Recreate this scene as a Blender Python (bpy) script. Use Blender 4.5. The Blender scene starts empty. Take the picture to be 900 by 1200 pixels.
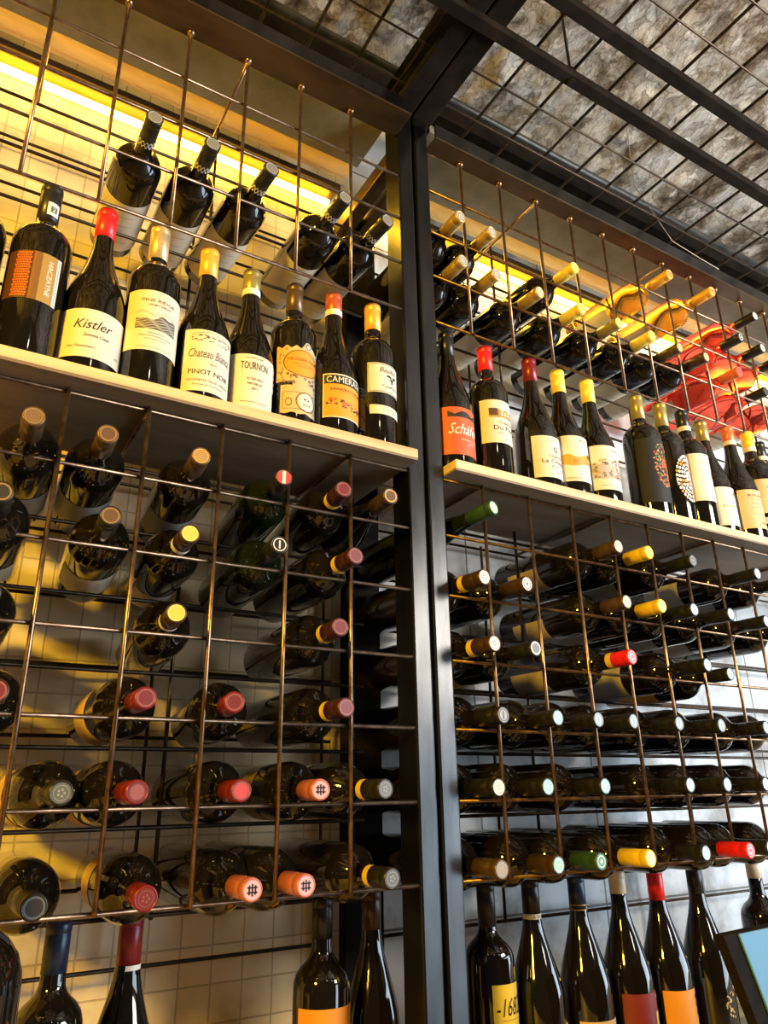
import bpy, math, random
from mathutils import Matrix, Vector, noise
random.seed(7)
PI = math.pi
S = bpy.context.scene
COL = S.collection

# ------------------------------------------------------------------ camera
R_ = Vector((0.85887262, -0.5119344, -0.01615521))
U_ = Vector((-0.17015793, -0.31494006, 0.93373392))
D_ = Vector((0.48309844, 0.79920956, 0.35760309))
cam = bpy.data.cameras.new('camera'); co = bpy.data.objects.new('camera', cam); COL.objects.link(co)
m = Matrix((R_, U_, -D_)).transposed().to_4x4(); m.translation = Vector((-0.0815, -0.8911, 0.0))
co.matrix_world = m
cam.sensor_fit = 'VERTICAL'; cam.sensor_height = 24.0; cam.lens = 865.2/1200*24.0
cam.clip_start = 0.01
S.camera = co
# ------------------------------------------------------------------ light
S.view_settings.view_transform = 'Standard'; S.view_settings.look = 'None'
S.view_settings.gamma = 1.0; S.view_settings.use_curve_mapping = False
S.view_settings.exposure = 0.0
w = bpy.data.worlds.new('world'); S.world = w; w.use_nodes = True
w.node_tree.nodes['Background'].inputs[0].default_value = (0.62, 0.56, 0.52, 1)
w.node_tree.nodes['Background'].inputs[1].default_value = 0.07

def area(name, loc, target, sx, sy, power, color):
    l = bpy.data.lights.new(name, 'AREA'); l.shape = 'RECTANGLE'; l.size = sx; l.size_y = sy
    l.energy = power; l.color = color
    o = bpy.data.objects.new(name, l); COL.objects.link(o); o.location = loc
    o.rotation_euler = (Vector(target)-Vector(loc)).to_track_quat('-Z', 'Y').to_euler()
    return o
area('window_daylight', (4.2, -2.6, -0.35), (0.9, 0, 0.0), 3.4, 2.1, 205, (0.70, 0.85, 1.0))
area('warm_wall_lamp', (-1.7, -1.55, 0.95), (0.3, 0, 0.6), 0.3, 0.3, 112, (1.0, 0.59, 0.04))
area('added_ceiling_fill', (2.0, -1.6, 0.7), (1.4, -0.6, 1.6), 0.8, 0.8, 72, (1.0, 0.94, 0.86))  # added unseen light that brightens the ceiling from below
def pend(loc, e, r=0.03, c=(1, 0.86, 0.62)):
    l = bpy.data.lights.new('pendant_bulb', 'POINT'); l.energy = e; l.shadow_soft_size = r; l.color = c
    o = bpy.data.objects.new('pendant_bulb', l); COL.objects.link(o); o.location = loc
pend((0.35, -2.3, 1.35), 5, 0.04); pend((1.5, -2.5, 1.3), 6, 0.04)

# ------------------------------------------------------------------ materials
MC = {}
def mat(name, col, rough=0.5, metal=0.0, spec=0.5, emit=None, es=0, trans=0, ior=1.45, coat=0):
    if name in MC: return MC[name]
    mm = bpy.data.materials.new(name); mm.use_nodes = True
    b = mm.node_tree.nodes['Principled BSDF']
    b.inputs['Base Color'].default_value = (*col, 1); b.inputs['Roughness'].default_value = rough
    b.inputs['Metallic'].default_value = metal; b.inputs['Specular IOR Level'].default_value = spec
    b.inputs['IOR'].default_value = ior; b.inputs['Transmission Weight'].default_value = trans
    b.inputs['Coat Weight'].default_value = coat
    if emit: b.inputs['Emission Color'].default_value = (*emit, 1); b.inputs['Emission Strength'].default_value = es
    MC[name] = mm
    return mm
def nd(mm, t, **kw):
    n = mm.node_tree.nodes.new(t)
    for k, v in kw.items(): setattr(n, k, v)
    return n
def noisy(name, c1, c2, scale=8, rough=0.6, metal=0.0, bump=0.2, detail=6, stretch=(1, 1, 1), lo=.35, hi=.65, dist=0.004, spec=.5):
    if name in MC: return MC[name]
    mm = mat(name, c1, rough, metal, spec); L = mm.node_tree.links; b = mm.node_tree.nodes['Principled BSDF']
    tc = nd(mm, 'ShaderNodeTexCoord'); mp = nd(mm, 'ShaderNodeMapping'); mp.inputs['Scale'].default_value = stretch
    L.new(tc.outputs['Object'], mp.inputs['Vector'])
    nz = nd(mm, 'ShaderNodeTexNoise'); nz.inputs['Scale'].default_value = scale; nz.inputs['Detail'].default_value = detail
    nz.inputs['Roughness'].default_value = .65
    L.new(mp.outputs[0], nz.inputs['Vector'])
    cr = nd(mm, 'ShaderNodeValToRGB'); cr.color_ramp.elements[0].color = (*c1, 1); cr.color_ramp.elements[1].color = (*c2, 1)
    cr.color_ramp.elements[0].position = lo; cr.color_ramp.elements[1].position = hi
    L.new(nz.outputs['Fac'], cr.inputs[0]); L.new(cr.outputs[0], b.inputs['Base Color'])
    if bump:
        bp = nd(mm, 'ShaderNodeBump'); bp.inputs['Strength'].default_value = bump; bp.inputs['Distance'].default_value = dist
        L.new(nz.outputs['Fac'], bp.inputs['Height']); L.new(bp.outputs[0], b.inputs['Normal'])
    return mm

GLASS = mat('dark_bottle_glass', (0.007, 0.005, 0.003), 0.06, spec=0.5, coat=.5)
GREENG = mat('green_bottle_glass', (0.006, 0.009, 0.003), 0.06, spec=0.5)
AMBER = mat('amber_wine_glass', (0.95, 0.50, 0.07), 0.03, trans=0.92, ior=1.2)
ROSE = mat('rose_wine_glass', (0.95, 0.13, 0.08), 0.03, trans=0.90, ior=1.2)
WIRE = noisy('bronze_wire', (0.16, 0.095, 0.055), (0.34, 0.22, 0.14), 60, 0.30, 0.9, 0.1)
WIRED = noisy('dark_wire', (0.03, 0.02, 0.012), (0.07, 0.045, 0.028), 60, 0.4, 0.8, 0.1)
STEEL = noisy('blackened_steel', (0.03, 0.03, 0.03), (0.085, 0.085, 0.085), 7, 0.28, 0.95, 0.12, stretch=(1, 1, .25), dist=.002)
STEELB = noisy('brown_steel', (0.045, 0.026, 0.012), (0.12, 0.07, 0.03), 9, 0.36, 0.6, 0.15, stretch=(.35, 1, 1), dist=.002)
BEAM = noisy('dark_painted_beam', (0.006, 0.005, 0.004), (0.018, 0.014, 0.011), 14, 0.8, 0.0, 0.2, spec=.06)
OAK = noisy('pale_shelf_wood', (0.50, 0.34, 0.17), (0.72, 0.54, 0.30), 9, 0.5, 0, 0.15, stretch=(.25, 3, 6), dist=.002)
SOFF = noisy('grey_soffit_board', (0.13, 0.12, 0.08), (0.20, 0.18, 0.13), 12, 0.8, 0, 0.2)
UNDERSHADE = noisy('underside_shade_brown', (.17, .115, .065), (.27, .20, .125), 7, .6, 0, .15, stretch=(.3, 2, 4), dist=.002)  # darker brown puts the shade under the pale shelves into the colour
PLANK = noisy('tan_plank', (0.62, 0.42, 0.16), (0.80, 0.58, 0.26), 10, 0.6, 0, 0.3, stretch=(.5, 2, 2))
LED = mat('led_diffuser', (1, .9, .7), .5, emit=(1.0, 0.60, 0.03), es=32.0)
CABLE = mat('pale_cable', (0.35, 0.31, 0.25), .6)

def tile_wall(name, c1, c2, grout, sx, sz, off, dirty, mortar=.03):
    mm = mat(name, c1, 0.38); L = mm.node_tree.links; b = mm.node_tree.nodes['Principled BSDF']
    tc = nd(mm, 'ShaderNodeTexCoord'); sp = nd(mm, 'ShaderNodeSeparateXYZ'); cb = nd(mm, 'ShaderNodeCombineXYZ')
    L.new(tc.outputs['Object'], sp.inputs[0]); L.new(sp.outputs[0], cb.inputs[0]); L.new(sp.outputs[2], cb.inputs[1])
    mp = nd(mm, 'ShaderNodeMapping'); mp.inputs['Location'].default_value = (off[0], off[1], 0)
    L.new(cb.outputs[0], mp.inputs[0])
    br = nd(mm, 'ShaderNodeTexBrick'); br.offset = 0.0; br.squash = 1.0
    br.inputs['Scale'].default_value = 1; br.inputs['Brick Width'].default_value = sx; br.inputs['Row Height'].default_value = sz
    br.inputs['Mortar Size'].default_value = mortar*sz; br.inputs['Mortar Smooth'].default_value = 0.4
    br.inputs['Color1'].default_value = (*c1, 1); br.inputs['Color2'].default_value = (*c2, 1); br.inputs['Mortar'].default_value = (*grout, 1)
    L.new(mp.outputs[0], br.inputs['Vector'])
    nz = nd(mm, 'ShaderNodeTexNoise'); nz.inputs['Scale'].default_value = 7; nz.inputs['Detail'].default_value = 8; nz.inputs['Roughness'].default_value = .6
    L.new(tc.outputs['Object'], nz.inputs['Vector'])
    cr = nd(mm, 'ShaderNodeValToRGB'); cr.color_ramp.elements[0].position = .34; cr.color_ramp.elements[1].position = .52
    cr.color_ramp.elements[0].color = (*dirty, 1); cr.color_ramp.elements[1].color = (1, 1, 1, 1)
    L.new(nz.outputs['Fac'], cr.inputs[0])
    mx = nd(mm, 'ShaderNodeMixRGB', blend_type='MULTIPLY'); mx.inputs[0].default_value = 1
    L.new(br.outputs['Color'], mx.inputs[1]); L.new(cr.outputs[0], mx.inputs[2]); L.new(mx.outputs[0], b.inputs['Base Color'])
    bp = nd(mm, 'ShaderNodeBump'); bp.inputs['Strength'].default_value = .6; bp.inputs['Distance'].default_value = .0015; bp.invert = True
    L.new(br.outputs['Fac'], bp.inputs['Height'])
    b2 = nd(mm, 'ShaderNodeBump'); b2.inputs['Strength'].default_value = .25; b2.inputs['Distance'].default_value = .003
    L.new(nz.outputs['Fac'], b2.inputs['Height']); L.new(bp.outputs[0], b2.inputs['Normal']); L.new(b2.outputs[0], b.inputs['Normal'])
    return mm
TILE = tile_wall('cream_wall_tile', (0.70, 0.59, 0.38), (0.78, 0.67, 0.46), (0.50, 0.41, 0.27), .0475, .0495, (0.0, .003), (.72, .66, .58))
MARB = tile_wall('pale_weathered_tile', (0.60, 0.64, 0.66), (0.68, 0.70, 0.71), (0.16, 0.15, 0.14), .30, .20, (0.06, 0.01), (.42, .36, .30), .012)

def stone():
    mm = mat('rough_stone_ceiling', (.4, .37, .33), .9, spec=.2); L = mm.node_tree.links; b = mm.node_tree.nodes['Principled BSDF']
    tc = nd(mm, 'ShaderNodeTexCoord')
    mp = nd(mm, 'ShaderNodeMapping'); mp.inputs['Scale'].default_value = (1, .7, 1); mp.inputs['Rotation'].default_value = (0, 0, .5)
    L.new(tc.outputs['Object'], mp.inputs[0])
    n0 = nd(mm, 'ShaderNodeTexNoise'); n0.inputs['Scale'].default_value = 14; n0.inputs['Detail'].default_value = 5
    L.new(mp.outputs[0], n0.inputs['Vector'])
    mv = nd(mm, 'ShaderNodeMixRGB', blend_type='ADD'); mv.inputs[0].default_value = .14
    L.new(mp.outputs[0], mv.inputs[1]); L.new(n0.outputs['Color'], mv.inputs[2])
    vo = nd(mm, 'ShaderNodeTexVoronoi', feature='F1'); vo.inputs['Scale'].default_value = 26
    L.new(mv.outputs[0], vo.inputs['Vector'])
    ve = nd(mm, 'ShaderNodeTexVoronoi', feature='DISTANCE_TO_EDGE'); ve.inputs['Scale'].default_value = 26
    L.new(mv.outputs[0], ve.inputs['Vector'])
    n1 = nd(mm, 'ShaderNodeTexNoise'); n1.inputs['Scale'].default_value = 7; n1.inputs['Detail'].default_value = 12; n1.inputs['Roughness'].default_value = .74
    L.new(mp.outputs[0], n1.inputs['Vector'])
    cr = nd(mm, 'ShaderNodeValToRGB'); e = cr.color_ramp.elements
    e[0].position = .37; e[0].color = (.10, .065, .04, 1); e[1].position = .60; e[1].color = (.92, .88, .82, 1)
    k = e.new(.45); k.color = (.36, .29, .22, 1); k = e.new(.50); k.color = (.66, .61, .54, 1)
    L.new(n1.outputs['Fac'], cr.inputs[0])
    sp = nd(mm, 'ShaderNodeSeparateColor'); L.new(vo.outputs['Color'], sp.inputs[0])
    c3 = nd(mm, 'ShaderNodeValToRGB'); c3.color_ramp.elements[0].color = (.50, .47, .43, 1); c3.color_ramp.elements[1].color = (1, 1, 1, 1)
    L.new(sp.outputs[0], c3.inputs[0])
    c4 = nd(mm, 'ShaderNodeValToRGB'); c4.color_ramp.elements[0].color = (.22, .17, .13, 1); c4.color_ramp.elements[1].color = (1, 1, 1, 1); c4.color_ramp.elements[1].position = .07
    L.new(ve.outputs['Distance'], c4.inputs[0])
    m1 = nd(mm, 'ShaderNodeMixRGB', blend_type='MULTIPLY'); m1.inputs[0].default_value = 1; L.new(cr.outputs[0], m1.inputs[1]); L.new(c3.outputs[0], m1.inputs[2])
    m2 = nd(mm, 'ShaderNodeMixRGB', blend_type='MULTIPLY'); m2.inputs[0].default_value = .55; L.new(m1.outputs[0], m2.inputs[1]); L.new(c4.outputs[0], m2.inputs[2])
    L.new(m2.outputs[0], b.inputs['Base Color'])
    bp = nd(mm, 'ShaderNodeBump'); bp.inputs['Strength'].default_value = 1; bp.inputs['Distance'].default_value = .05
    L.new(n1.outputs['Fac'], bp.inputs['Height'])
    b2 = nd(mm, 'ShaderNodeBump'); b2.inputs['Strength'].default_value = 1; b2.inputs['Distance'].default_value = .02
    L.new(sp.outputs[0], b2.inputs['Height']); L.new(bp.outputs[0], b2.inputs['Normal']); L.new(b2.outputs[0], b.inputs['Normal'])
    return mm
STONE = stone()

# ------------------------------------------------------------------ mesh helpers
class MB:
    def __init__(s): s.v = []; s.f = []; s.m = []
    def box(s, x0, y0, z0, x1, y1, z1, mi=0):
        b = len(s.v)
        s.v += [(x0, y0, z0), (x1, y0, z0), (x1, y1, z0), (x0, y1, z0), (x0, y0, z1), (x1, y0, z1), (x1, y1, z1), (x0, y1, z1)]
        for q in ((0, 3, 2, 1), (4, 5, 6, 7), (0, 1, 5, 4), (1, 2, 6, 5), (2, 3, 7, 6), (3, 0, 4, 7)):
            s.f.append(tuple(b+i for i in q)); s.m.append(mi)
        return s
    def tube(s, pts, r, n=8, mi=0, cap=True):
        pts = [Vector(p) for p in pts]; base = len(s.v)
        for i, p in enumerate(pts):
            t = (pts[min(i+1, len(pts)-1)]-pts[max(i-1, 0)]).normalized()
            a = t.orthogonal().normalized() if i == 0 else (a - t*a.dot(t)).normalized()
            c = t.cross(a)
            for k in range(n):
                an = 2*PI*k/n; s.v.append(tuple(p+(a*math.cos(an)+c*math.sin(an))*r))
        for i in range(len(pts)-1):
            for k in range(n):
                s.f.append((base+i*n+k, base+i*n+(k+1) % n, base+(i+1)*n+(k+1) % n, base+(i+1)*n+k)); s.m.append(mi)
        if cap:
            s.f.append(tuple(base+k for k in reversed(range(n)))); s.m.append(mi)
            s.f.append(tuple(base+(len(pts)-1)*n+k for k in range(n))); s.m.append(mi)
        return s
    def lathe(s, prof, n=40, mi=0):
        base = len(s.v); rows = []
        for r, z in prof:
            if r < 1e-6: s.v.append((0, 0, z)); rows.append([len(s.v)-1])
            else:
                rows.append(list(range(len(s.v), len(s.v)+n)))
                for k in range(n):
                    a = 2*PI*k/n; s.v.append((r*math.cos(a), r*math.sin(a), z))
        for A, B in zip(rows, rows[1:]):
            for k in range(n):
                k2 = (k+1) % n
                if len(A) == 1 and len(B) == 1: continue
                if len(A) == 1: s.f.append((A[0], B[k2], B[k]))
                elif len(B) == 1: s.f.append((A[k], A[k2], B[0]))
                else: s.f.append((A[k], A[k2], B[k2], B[k]))
                s.m.append(mi)
        return s
    def mesh(s, name, mats, smooth=False):
        me = bpy.data.meshes.new(name); me.from_pydata(s.v, [], s.f)
        for q in mats: me.materials.append(q)
        me.polygons.foreach_set('material_index', s.m)
        if smooth: me.polygons.foreach_set('use_smooth', [True]*len(s.f))
        me.update(); return me
    def build(s, name, mats, parent=None, smooth=False, bevel=0):
        if not isinstance(mats, (list, tuple)): mats = [mats]
        o = bpy.data.objects.new(name, s.mesh(name, mats, smooth)); COL.objects.link(o)
        if parent: o.parent = parent
        if bevel:
            bm_ = o.modifiers.new('bevel', 'BEVEL'); bm_.width = bevel; bm_.segments = 2; bm_.limit_method = 'ANGLE'
        return o
def tag(o, label=None, cat=None, group=None, kind=None):
    if label: o['label'] = label
    if cat: o['category'] = cat
    if group: o['group'] = group
    if kind: o['kind'] = kind
    return o
def empty(name, loc, rot=(0, 0, 0)):
    o = bpy.data.objects.new(name, None); COL.objects.link(o); o.location = loc; o.rotation_euler = rot; o.empty_display_size = .05
    return o

# ------------------------------------------------------------------ setting
tag(MB().box(-2.0, .300, -1.5, .545, .36, 1.62).build('wall_back_left', TILE), kind='structure')
tag(MB().box(.545, .300, -1.5, 3.6, .36, 1.62).build('wall_back_right', MARB), kind='structure')
tag(MB().box(-2.5, -5, -1.56, 4.5, .36, -1.5).build('floor', noisy('floor_boards', (.08, .05, .03), (.16, .1, .06), 6, .5)), kind='structure')
def ceiling():
    b = MB(); nx, ny = 400, 200; x0, x1, y0, y1 = -1.6, 3.6, -2.2, .30
    for j in range(ny+1):
        for i in range(nx+1):
            x = x0+(x1-x0)*i/nx; y = y0+(y1-y0)*j/ny
            h = noise.fractal(Vector((x*5, y*3.2, 2)), .8, 2.1, 4)*.018-abs(noise.fractal(Vector((x*13, y*9, 7)), .7, 2.2, 3))*.018
            b.v.append((x, y, 1.58+h))
    for j in range(ny):
        for i in range(nx):
            a = j*(nx+1)+i; b.f.append((a, a+nx+1, a+nx+2, a+1)); b.m.append(0)
    return b
tag(ceiling().build('ceiling', STONE, smooth=True), kind='structure')

# post, beams
pst = empty('steel_post', (.538, 0, -.413))
def loc_box(x0, y0, z0, x1, y1, z1, o): # box in parent's local space
    l = o.location; return MB().box(x0-l[0], y0-l[1], z0-l[2], x1-l[0], y1-l[1], z1-l[2])
tag(pst, 'tall blackened steel double post standing between the left and right wine racks', 'post')
loc_box(.504, 0, -.413, .5345, .05, 1.25, pst).build('square_tube', STEEL, pst, bevel=.003)
loc_box(.541, 0, -.413, .572, .05, 1.25, pst).build('square_tube', STEEL, pst, bevel=.003)
loc_box(.5345, .012, -.413, .541, .045, 1.25, pst).build('weld_strip', STEEL, pst)
rp = empty('steel_post', (.555, .23, -.413))
tag(rp, 'dark rear post against the wall, behind the tall double post', 'post')
loc_box(.520, .240, -.413, .590, .262, 1.20, rp).build('square_tube', BEAM, rp, bevel=.002)
tie = empty('steel_beam', (.538, .14, 1.13))
tag(tie, 'short brown steel cross beam running back to the wall at the top of the double post', 'beam')
loc_box(.506, .05, 1.150, .536, .30, 1.185, tie).build('flange', STEELB, tie, bevel=.002)
loc_box(.548, .05, 1.150, .572, .30, 1.185, tie).build('flange', STEELB, tie, bevel=.002)
tb = empty('steel_beam', (.538, -1.0, 1.25))
tag(tb, 'wide dark double ceiling beam running out over the room from the top of the post', 'beam')
loc_box(.493, -2.2, 1.25, .5355, .06, 1.33, tb).build('girder', BEAM, tb, bevel=.003)
loc_box(.538, -2.2, 1.25, .583, .06, 1.33, tb).build('girder', BEAM, tb, bevel=.003)

def fascia(x0, x1, ymin, lab):
    o = empty('steel_beam', ((x0+x1)/2, 0, 1.187)); tag(o, lab, 'beam')
    loc_box(x0, ymin, 1.187, x1, .012, 1.190, o).build('bottom_flange', STEELB, o, bevel=.0008)
    loc_box(x0, ymin, 1.190, x1, ymin+.004, 1.222, o).build('front_web', STEEL, o, bevel=.0008)
    return o
fascia(-1.0, .504, -.048, 'brown steel channel along the top front of the left wine rack')
fascia(.572, 2.6, -.028, 'brown steel channel along the top front of the right wine rack')

# cove above the racks, with light strips
for k, (x0, x1, sd) in enumerate(((-1.2, .505, 'left'), (.588, 2.6, 'right'))):
    o = MB().box(x0, .012, 1.25, x1, .1655, 1.262).build('soffit_board', SOFF); tag(o, 'grey-green soffit board above the %s wine rack' % sd, 'soffit')
    o = empty('cove_plank', ((x0+x1)/2, .20, 1.265))
    tag(o, 'tan plank lit by the yellow strip at the top of the %s rack' % sd, 'plank')
    loc_box(x0, .177, 1.265, x1, .216, 1.283, o).build('board', PLANK, o, bevel=.001)
    loc_box(x0, .216, 1.267, x1, .226, 1.277, o).build('lip', PLANK, o)
    o = MB().box(x0, .241, 1.254, x1, .256, 1.268).box(x0, .255, 1.262, x1, .2995, 1.268).build('light_channel', STEELB)
    tag(o, 'brown metal channel holding the light strip of the %s rack' % sd, 'channel')
    bm = MB(); 
    r = .0078; yc, zc = .284, 1.247
    pr = [(x0+.01, yc, zc), (x1-.01, yc, zc)]
    o = bm.tube(pr, r, 14).build('light_strip', LED, smooth=True)
    tag(o, 'glowing yellow light strip along the wall above the %s rack' % sd, 'light strip')
o = MB().box(-1.2, .075, 1.40, 2.9, .105, 1.47).build('ceiling_joist', BEAM); tag(o, 'dark wooden joist under the stone ceiling, parallel to the wall', 'joist')
o = MB().tube([(-1.2, -.002, 1.35), (2.7, -.002, 1.35)], .0085, 12).build('conduit_pipe', noisy('grey_pipe', (.05, .05, .045), (.12, .115, .1), 20, .4, .5), smooth=True)
tag(o, 'thin grey conduit pipe running above the ceiling mesh next to the wall', 'pipe')

# hung ceiling grid
g = empty('ceiling_wire_mesh', (.8, -.6, 1.262)); tag(g, 'black square wire mesh hung under the rough stone ceiling', 'wire mesh')
def wr(o, a, b, r, name, mt=WIRED):
    l = Vector(o.location); return MB().tube([Vector(a)-l, Vector(b)-l], r, 8).build(name, mt, o, smooth=True)
i = 0
x = .6625-.0905*16
while x < 2.5:
    wr(g, (x, -1.6, 1.2655), (x, .072, 1.2655), .0033, 'long_wire'); x += .0905
y = -.0475
while y > -1.6:
    wr(g, (-.8, y, 1.2605), (2.5, y, 1.2605), .0022, 'cross_wire', WIRED); y -= .0862
for y0, lab in ((-.2345, 'dark flat ceiling bar nearest the wall, below the wire mesh'), (-.333, 'second dark flat ceiling bar, farther out from the wall')):
    o = empty('ceiling_bar', (.9, y0, 1.23)); tag(o, lab, 'bar')
    loc_box(-.8, y0, 1.236, 2.5, y0+.0235, 1.2545, o).build('flat_bar', BEAM, o, bevel=.002)
    if y0 > -.3:
        a = Vector((.748, y0+.012, 1.2545))
        l = Vector(o.location)
        MB().tube([a-l, Vector((.748, y0+.012, 1.58))-l], .0028, 8).build('hanger_rod', WIRED, o)
        MB().tube([a-l+Vector((0, 0, -.024)), a-l+Vector((0, 0, .012))], .008, 8).build('turnbuckle', BEAM, o)
o = MB().tube([(1.18, -.02, 1.56), (1.20, .0, 1.40), (1.28, -.02, 1.25), (1.37, -.03, 1.225), (1.44, -.028, 1.224)], .001, 6).build('hanging_cable', CABLE, smooth=True)
tag(o, 'thin pale loose cable hanging from the ceiling above the right rack', 'cable')

# shelves
def shelf(x0, x1, lab):
    o = empty('wooden_shelf', ((x0+x1)/2, .08, .4835)); tag(o, lab, 'shelf')
    loc_box(x0, -.0317, .4855, x1, .195, .501, o).build('board', OAK, o, bevel=.0015)
    loc_box(x0, -.0300, .4825, x1, .195, .4855, o).build('underside_shade_sheet', UNDERSHADE, o)  # thin sheet coloured as shade below the board
    return o
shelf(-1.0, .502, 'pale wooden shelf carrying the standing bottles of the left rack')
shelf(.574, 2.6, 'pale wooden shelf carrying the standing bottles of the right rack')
cn = MB().box(-1.2, -.36, -.45, 2.6, .29, -.413).build('counter_board', OAK, bevel=.003); tag(cn, 'low wooden counter board under the wine racks', 'counter')

# wire racks
ROWS = {'a': .3825, 'b': .2845, 'c': .185, 'e': .0863, 'g': -.01, 'z': -.111, 'u1': .885, 'u2': .985, 'u3': 1.085, 'r': .785}
def rack(xs, x0, x1, rows, ztop, zbot, ups, ties, lab, ytie):
    o = empty('wire_wine_rack', ((x0+x1)/2, 0, zbot)); tag(o, lab, 'wire rack')
    for xx in xs:
        wr(o, (xx, 0, zbot-.002), (xx, 0, ztop), .0029, 'upright_wire', WIRE)
        if ztop > 1: wr(o, (xx, 0, 1.180), (xx, 0, 1.187), .0058, 'nut', WIRE)
    for z in rows:
        wr(o, (x0, .0052, z), (x1, .0052, z), .0026, 'front_wire', WIRE)
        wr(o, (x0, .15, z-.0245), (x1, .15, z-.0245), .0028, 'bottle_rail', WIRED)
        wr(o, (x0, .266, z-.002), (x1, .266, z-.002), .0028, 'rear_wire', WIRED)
    for xx in ups:
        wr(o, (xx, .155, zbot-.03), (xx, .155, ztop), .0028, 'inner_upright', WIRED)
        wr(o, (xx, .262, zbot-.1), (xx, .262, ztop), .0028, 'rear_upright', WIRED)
    for xx in ties:
        wr(o, (xx, .002, ytie), (xx, .262, ytie), .0034, 'cross_tie', WIRE)
    return o
XL = [round(-.9+.1*k, 3) for k in range(14)]
XR = [round(.6504+.1*k, 4) for k in range(19)]
LR = [ROWS[k] for k in 'abcegz']
UR = [ROWS[k] for k in ('r', 'u1', 'u2', 'u3')]
rack(XL, -.98, .504, LR+[.4785], .481, -.111, (.2, -.3, .487), (.1, .4, -.2), 'bronze wire grid rack of lying bottles below the left shelf', .4785)
rack(XR, .572, 2.56, LR+[.4785], .481, -.111, (.8504, 1.2504, 1.9504), (.6504, .9504, 1.2504, 1.5504), 'bronze wire grid rack of lying bottles below the right shelf', .4785)
rack(XL, -.98, .504, UR, 1.187, .785, (.2, -.3), (.2, -.1), 'bronze wire grid rack of lying bottles above the left shelf', 1.181)
rack(XR, .572, 2.56, UR, 1.187, .785, (.8504, 1.2504, 1.9504), (.8504, 1.2504, 1.6504), 'bronze wire grid rack of lying bottles above the right shelf', 1.181)
# extra wires on the wall under the racks
o = empty('wall_wire', (0, .266, -.21)); tag(o, 'dark wall wire behind the bottles standing under the left rack', 'wire')
wr(o, (-.98, .266, -.211), (.504, .266, -.211), .0028, 'wire', WIRED)
o = empty('wall_wire', (1.5, .266, -.21)); tag(o, 'dark wall wire behind the bottles standing under the right rack', 'wire')
wr(o, (.59, .266, -.211), (2.56, .266, -.211), .0028, 'wire', WIRED)
wr(o, (1.2504, .271, -.45+.04), (1.2504, .271, -.111), .003, 'wire', WIRED)

# ------------------------------------------------------------------ bottles
H = .285
def prof_lie(r):
    return [((q*.885 if (z > .219) else q), z) for q, z in prof_bord(r)]
def prof_bord(r):
    p = [(0, .004), (r*.75, 0), (r-.003, 0), (r-.0006, .0012), (r, .004), (r, .178), (r-.0006, .186), (r-.0035, .195), (r-.0095, .2035), (r-.0165, .2095), (r-.0205, .2145), (.0142, .221), (.0134, .23), (.0132, H-.006), (0, H-.004)]
    return p
def prof_burg(r):
    k = r-.0134
    return [(0, .004), (r*.75, 0), (r-.003, 0), (r-.0006, .0012), (r, .004), (r, .112), (r-k*.03, .122), (r-k*.12, .135), (r-k*.27, .148), (r-k*.47, .163), (r-k*.67, .179), (r-k*.83, .195), (r-k*.94, .21), (.0137, .225), (.0132, .245), (.0132, H-.006), (0, H-.004)]
def prof_slim(r):
    k = r-.0134
    return [(0, .004), (r*.75, 0), (r-.003, 0), (r-.0006, .0012), (r, .004), (r, .125), (r-k*.05, .137), (r-k*.2, .153), (r-k*.4, .170), (r-k*.6, .187), (r-k*.78, .203), (r-k*.92, .219), (.0137, .234), (.0132, H-.006), (0, H-.004)]
MESH = {}
def glassmesh(kind, r, mt):
    k = (kind, r, mt.name)
    if k not in MESH:
        MESH[k] = MB().lathe({'bord': prof_bord, 'burg': prof_burg, 'slim': prof_slim, 'lie': prof_lie, 'lieb': lambda r: [((q*.885 if z > .219 else q), z) for q, z in prof_burg(r)]}[kind](r), 44).mesh('bottle_glass', [mt], True)
    return MESH[k]
def foil(name, c, metal=.35, rough=.33):
    c2 = tuple(min(1, x*1.25+.01) for x in c)
    return noisy('foil_'+name, c, c2, 90, rough, metal, .12, dist=.0006)
F = {
 'red': foil('red', (.75, .012, .015), .1), 'darkred': foil('darkred', (.17, .008, .013), .15), 'maroon': foil('maroon', (.05, .012, .014), .2),
 'gold': foil('gold', (.50, .33, .10), .5), 'palegold': foil('palegold', (.55, .42, .22), .5), 'orange_gold': foil('orange_gold', (.78, .42, .07), .3),
 'yellow': foil('yellow', (.82, .55, .03), .1), 'lemon': foil('lemon', (.80, .62, .10), .15), 'bronze': foil('bronze', (.11, .065, .03), .5), 'brown': foil('brown', (.055, .028, .015), .3),
 'olive': foil('olive', (.30, .24, .08), .4), 'black': foil('black', (.010, .010, .010), .1, .3), 'charcoal': foil('charcoal', (.014, .012, .011), .2), 'cream': foil('cream', (.72, .60, .42), 0),
 'navy': foil('navy', (.008, .02, .05), .2), 'pink': foil('pink', (.42, .12, .10), .1), 'redbrown': foil('redbrown', (.42, .08, .03), .2), 'orangered': foil('orangered', (.62, .13, .04), .1), 'green': foil('green', (.02, .06, .03), .1),
}
C = {
 'white': (.72, .68, .62), 'teal': (.25, .62, .58), 'blue': (.36, .50, .60), 'grey': (.10, .11, .115), 'pink': (.72, .38, .42), 'red': (.62, .06, .07), 'mar': (.15, .025, .03),
 'gold': (.50, .33, .12), 'yel': (.80, .52, .10), 'lemon': (.78, .62, .16), 'brown': (.12, .065, .035), 'cream': (.70, .58, .38), 'dk': (.03, .028, .026), 'green': (.08, .30, .20), 'rose': (.26, .08, .09), 'silver': (.28, .27, .26), 'bronze': (.25, .15, .07), 'black': (.012, .012, .012),
 'pgreen': (.45, .58, .42),
}
def cm(k): return mat('print_'+k, C[k], .45)
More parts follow.
